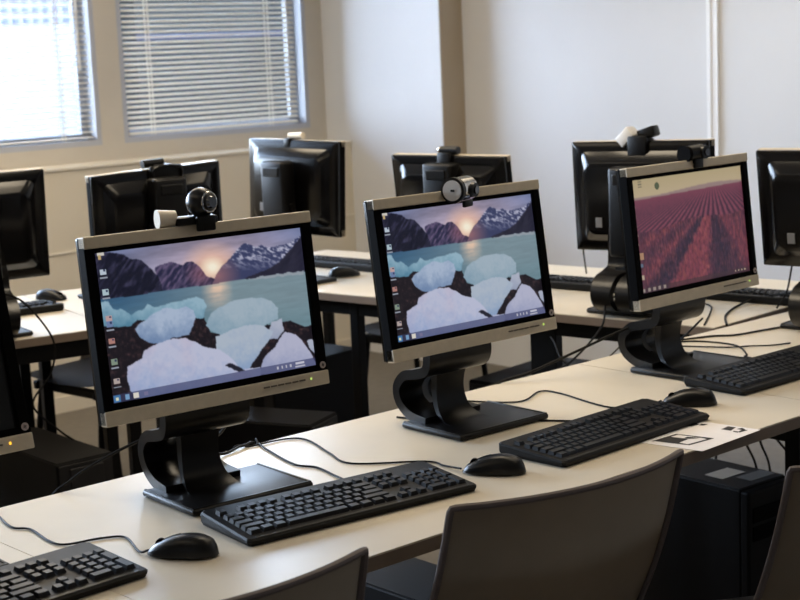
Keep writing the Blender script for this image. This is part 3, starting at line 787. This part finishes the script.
part('clip', lambda b: (box(b, (.0, -.010, -.010), (.03, .014, .022), .003), box(b, (.0, .014, -.004), (.026, .03, .014), .003)), 'black_plastic', t, True)
def rear_cam(i, label, dx, parts):
    x, y, zb, rz, tilt = REARPOS[i]
    top = MH*math.cos(tilt)+zb; off = MH*math.sin(tilt)+.012
    lx, ly = math.cos(rz)*dx-math.sin(rz)*off, math.sin(rz)*dx+math.cos(rz)*off
    t = cam_thing(label, x+lx, y+ly, top, rz)
    for nm, fn, m in parts: part(nm, fn, m, t, True)
    return t
rear_cam(1, 'black webcam bracket on the monitor back above the globe webcam', -.02, [
    ('clip', lambda b: (box(b, (0, .028, -.018), (.11, .012, .05), .005), box(b, (0, .0, .004), (.06, .05, .01), .003)), 'black_plastic'),
    ('body', lambda b: cyl(b, (-.01, -.005, .014), (.06, -.005, .012), .012, seg=18), 'gloss_black'),
    ('hook', lambda b: tube(b, [(-.05, .036, -.03), (-.045, .04, -.002), (.0, .042, .006), (.045, .04, -.002), (.05, .036, -.03)], .004), 'gloss_black')])
rear_cam(2, 'cream webcam lying on top of the monitor back beside the corner pillar', 0., [
    ('body', lambda b: cyl(b, (-.035, .0, .014), (.03, .0, .012), .011, seg=18), 'cream_plastic'),
    ('clip', lambda b: (box(b, (.02, .02, -.01), (.03, .012, .03), .003), box(b, (.02, .004, .002), (.03, .04, .006), .002)), 'black_plastic')])
rear_cam(3, 'dark webcam with chrome tip on the monitor back against the pillar', .0, [
    ('body', lambda b: cyl(b, (-.035, .0, .012), (.03, .0, .012), .012, seg=18), 'gloss_black'),
    ('tip', lambda b: sphere(b, (.035, 0, .012), .011), 'chrome'),
    ('clip', lambda b: (box(b, (.0, .026, -.018), (.05, .012, .05), .004), box(b, (.0, .004, .002), (.05, .04, .006), .002)), 'black_plastic')])
rear_cam(4, 'silver box webcam tilted upwards on the monitor back beside the purple field', .0, [
    ('body', lambda b: box(b, (-.02, .0, .020), (.055, .034, .030), .005, rot=Euler((0, .3, 0))), 'gloss_black'),
    ('front_cover', lambda b: box(b, (.040, .012, .010), (.052, .040, .034), .004, rot=Euler((0, .75, 0))), 'white_plastic'),
    ('clip', lambda b: (box(b, (.0, .026, -.016), (.06, .014, .06), .004), box(b, (.0, .006, .002), (.06, .04, .006), .002)), 'black_plastic')])
rear_cam(5, 'pale webcam at the right edge of the photo on a monitor back', -.0, [
    ('body', lambda b: box(b, (.02, .01, .008), (.05, .034, .030), .005, rot=Euler((0, .6, 0))), 'cream_plastic'),
    ('front_cover', lambda b: cyl(b, (-.05, .0, .012), (.0, .0, .012), .014), 'gloss_black'),
    ('clip', lambda b: (box(b, (.0, .026, -.016), (.06, .014, .06), .004), box(b, (.0, .006, .002), (.06, .04, .006), .002)), 'black_plastic')])

# ------------------------------------------------------------------ paper on the desk
t = thing('paper_sheet', 'white printed sheet with black pictures at the desk edge beside a keyboard', 'paper', (1.045, -.432, .0006), .0)
part('sheet', lambda b: prism(b, [(-.118, .053), (-.096, -.074), (.101, -.064), (.084, .068)], 0, .0005), 'paper', t)
def inkf(b):
    def q(pts): b.faces.new([b.verts.new((x, y, .0009)) for x, y in pts])
    q([(-.1, .044), (-.026, .042), (-.028, .035), (-.050, .036), (-.094, .0375)]); q([(-.094, .0375), (-.050, .036), (-.042, .0), (-.075, -.004), (-.085, -.002)])
    q([(-.085, -.002), (-.075, -.004), (-.074, -.024), (-.078, -.030)]); q([(-.078, -.030), (-.074, -.024), (-.021, -.028), (-.008, -.035)]); q([(-.028, .035), (-.026, .042), (-.008, -.035), (-.021, -.028), (-.020, -.014)])
    q([(-.042, .010), (-.040, .0), (-.028, -.010), (-.022, -.012), (-.030, .012)])
def ink_side(b):
    def q(pts): b.faces.new([b.verts.new((x, y, .0009)) for x, y in pts])
    q([(.056, -.004), (.083, .0), (.086, -.017), (.058, -.025)]); q([(.054, -.033), (.060, -.030), (.062, -.040), (.054, -.045)]); q([(.062, -.040), (.082, -.036), (.081, -.048), (.056, -.046)]); q([(.076, -.026), (.090, -.028), (.084, -.040), (.076, -.036)])
def ink_corner(b):
    def q(pts): b.faces.new([b.verts.new((x, y, .0009)) for x, y in pts])
    q([(.036, .066), (.065, .061), (.060, .052), (.038, .054)]); q([(.055, .050), (.068, .052), (.072, .040), (.058, .041)])
part('printed_picture', ink_side, 'ink', t); part('printed_picture', ink_corner, 'ink', t)
part('printed_picture', inkf, 'ink', t)

# ------------------------------------------------------------------ loose cables
def cable(label, pts, r=.0024, group='loose black cables'):
    o = part('cable', lambda b: tube(b, pts, r), 'cable_black', None, True); o.location.z = FLOOR
    o['label'] = label; o['category'] = 'cable'; o['group'] = group; return o
cable('black cable hanging over the far desk edge beside the switched-off monitor', [(.72, 1.80, .10), (.70, 1.72, .13), (.72, 1.62, .115), (.779, 1.60, .028), (.796, 1.60, -.031), (.774, 1.60, -.10), (.715, 1.60, -.173), (.78, 1.585, -.255), (.83, 1.55, -.31), (.86, 1.50, -.40)], .0030)
cable('thick black cable from the purple field monitor stand down behind the front desk', [(1.49, .0, .12), (1.42, .06, .10), (1.30, .12, .055), (1.20, .17, .018), (1.14, .20, .004), (1.10, .222, -.03), (1.08, .23, -.2)], .0032)
cable('thin black cable rising to the monitor stand left of the purple field monitor', [(2.02, .56, .06), (1.93, .56, .04), (1.80, .47, .0), (1.55, .36, -.04), (1.30, .26, -.03), (1.20, .225, -.03), (1.13, .235, -.15)], .0030)
cable('thin cable against the wall at the left edge of the monitor back with silver webcam', [(2.11, .70, .25), (2.12, .758, .23), (2.2, .86, .215), (2.3, .969, .17), (2.38, 1.04, .10), (2.46, 1.10, .01)], .0026)
cable('thin cable looping below the far desk left of the purple field monitor stand', [(1.85, .70, -.06), (1.78, .62, -.06), (1.74, .56, -.09), (1.78, .54, -.12), (1.86, .52, -.11), (1.92, .50, -.07)], .0022)
cable('black cable crossing the white desk beyond the purple field monitor base', [(1.66, .03, .09), (1.68, .12, .02), (1.727, .195, .003), (1.85, .15, .003), (1.90, .11, .003), (2.0, .09, .003), (2.10, .065, .003), (2.17, -.02, .01)], .0026)
cable('black cable from the far desk corner up to the monitor back at the right edge', [(2.0, .21, .003), (2.12, .30, .003), (2.27, .363, .004), (2.34, .33, .02), (2.30, .15, .06), (2.23, .02, .1)], .0034)
cable('second black cable at the far desk corner behind the purple field monitor', [(1.97, .26, .003), (2.13, .36, .003), (2.22, .43, .003), (2.24, .52, .01), (2.2, .55, .06)], .0024)
cable('short black cable at the side of the purple field monitor base', [(1.70, .14, .003), (1.76, .03, .003), (1.80, .00, .003), (1.84, -.04, .003), (1.89, -.06, .003)], .0020)
cable('thin wire hanging in front of the wall beside the monitor back at the right edge', [(2.24, .11, .20), (2.25, .17, .15), (2.26, .20, .06), (2.24, .22, .012)], .0026)
cable('black cable under the stand of the middle iceberg monitor', [(.80, .09, .10), (.90, .15, .08), (1.0, .19, .03), (.95, .23, -.03), (.88, .24, -.15)], .0030)
cable('black cable hanging behind the middle iceberg monitor', [(.92, -.01, .17), (.94, .10, .09), (.93, .20, .04), (.91, .235, -.03), (.90, .24, -.25)], .0032)
cable('black cable hanging behind the front iceberg monitor', [(.29, .0, .17), (.32, .12, .07), (.33, .20, .02), (.34, .23, -.05), (.36, .25, -.3)], .0030)
cable('curled black cable behind the base of the front iceberg monitor', [(.22, .10, .06), (.30, .17, .02), (.36, .18, .004), (.42, .20, .004), (.47, .222, -.02), (.50, .24, -.2)], .0028)
cable('black cable drooping to the left behind the front iceberg monitor stand', [(.17, .10, .10), (.10, .16, .06), (.04, .20, .02), (.0, .225, -.03), (-.02, .24, -.2)], .0028)
for nm, p in (('first', [(1.92, .21, -.04), (1.93, .2, -.2), (1.935, .2, -.335), (1.93, .2, -.6)]), ('second', [(2.02, .2, -.04), (2.04, .2, -.22), (2.063, .2, -.32), (2.117, .2, -.415), (2.15, .2, -.60)]),
              ('third', [(2.08, .22, -.04), (2.10, .2, -.22), (2.131, .2, -.334), (2.177, .2, -.428), (2.18, .2, -.6)]), ('fourth', [(2.05, .21, -.03), (2.12, .2, -.2), (2.192, .2, -.326), (2.296, .2, -.434), (2.40, .2, -.6)])):
    cable(nm+' thin cable hanging under the desk, counted from the tower with the pale label', p, .0034, 'cables hanging under the front desk')

# ------------------------------------------------------------------ light
def area(name, loc, rot, sx, sy, power, color):
    L = bpy.data.lights.new(name, 'AREA'); L.shape = 'RECTANGLE'; L.size = sx; L.size_y = sy; L.energy = power; L.color = color
    o = bpy.data.objects.new(name, L); COL.objects.link(o); o.location = (loc[0], loc[1], loc[2]+FLOOR); o.rotation_euler = rot; return o
WARM = (1.0, .84, .62)
for i, (x, y, p) in enumerate(((1.25, 2.8, 28), (1.25, 1.1, 30), (1.25, -.3, 9), (2.9, .4, 9), (-1.0, 2.8, 8), (-1.2, 1.1, 4), (-1.2, -.3, 3), (1.25, -1.9, 2))):
    area('ceiling_lamp', (x, y, CEIL-.03), (0, 0, 0), .62, 1.34, p, WARM)
for i, (a, c) in enumerate(OPEN):
    o = area('window_portal', ((a+c)/2, YW+.14, (ZB+ZT)/2), (-PI/2, 0, 0), c-a, ZT-ZB, 1, (1, 1, 1))
    o.data.cycles.is_portal = True
W = bpy.data.worlds.new('sky'); SC.world = W; W.use_nodes = True
nt = W.node_tree; bg = nt.nodes['Background']
tc = nt.nodes.new('ShaderNodeTexCoord'); sep = nt.nodes.new('ShaderNodeSeparateXYZ'); rmp = nt.nodes.new('ShaderNodeValToRGB')
rmp.color_ramp.elements[0].position = 0.; rmp.color_ramp.elements[0].color = (.74, .84, 1., 1)
rmp.color_ramp.elements[1].position = .7; rmp.color_ramp.elements[1].color = (.42, .62, 1., 1)
nt.links.new(tc.outputs['Generated'], sep.inputs[0]); nt.links.new(sep.outputs['Z'], rmp.inputs['Fac']); nt.links.new(rmp.outputs['Color'], bg.inputs['Color'])
bg.inputs['Strength'].default_value = 33.0

# ------------------------------------------------------------------ camera
fpx, yaw, pitch, roll = 1548.432, .8445577, -.161511, -.0431359
f = Vector((math.cos(pitch)*math.cos(yaw), math.cos(pitch)*math.sin(yaw), math.sin(pitch)))
r0 = Vector((math.sin(yaw), -math.cos(yaw), 0)); u0 = r0.cross(f)
r = math.cos(roll)*r0+math.sin(roll)*u0; u = -math.sin(roll)*r0+math.cos(roll)*u0
cd = bpy.data.cameras.new('camera'); co = bpy.data.objects.new('camera', cd); COL.objects.link(co)
M = Matrix((r, u, -f)).transposed().to_4x4(); M.translation = Vector((-1.29996, -2.216207, .759656+FLOOR)); co.matrix_world = M
cd.sensor_width = 36; cd.lens = fpx/800*36; cd.clip_start = .05; cd.clip_end = 200
cd.dof.use_dof = True; cd.dof.focus_distance = 2.75; cd.dof.aperture_fstop = 9
SC.camera = co
SC.view_settings.view_transform = 'Standard'; SC.view_settings.look = 'None'; SC.view_settings.gamma = 1
SC.view_settings.use_curve_mapping = False; SC.view_settings.exposure = 0.0
SC.cycles.use_denoising = True; SC.cycles.max_bounces = 8
SC.cycles.caustics_reflective = False; SC.cycles.caustics_refractive = False; SC.cycles.sample_clamp_indirect = 4
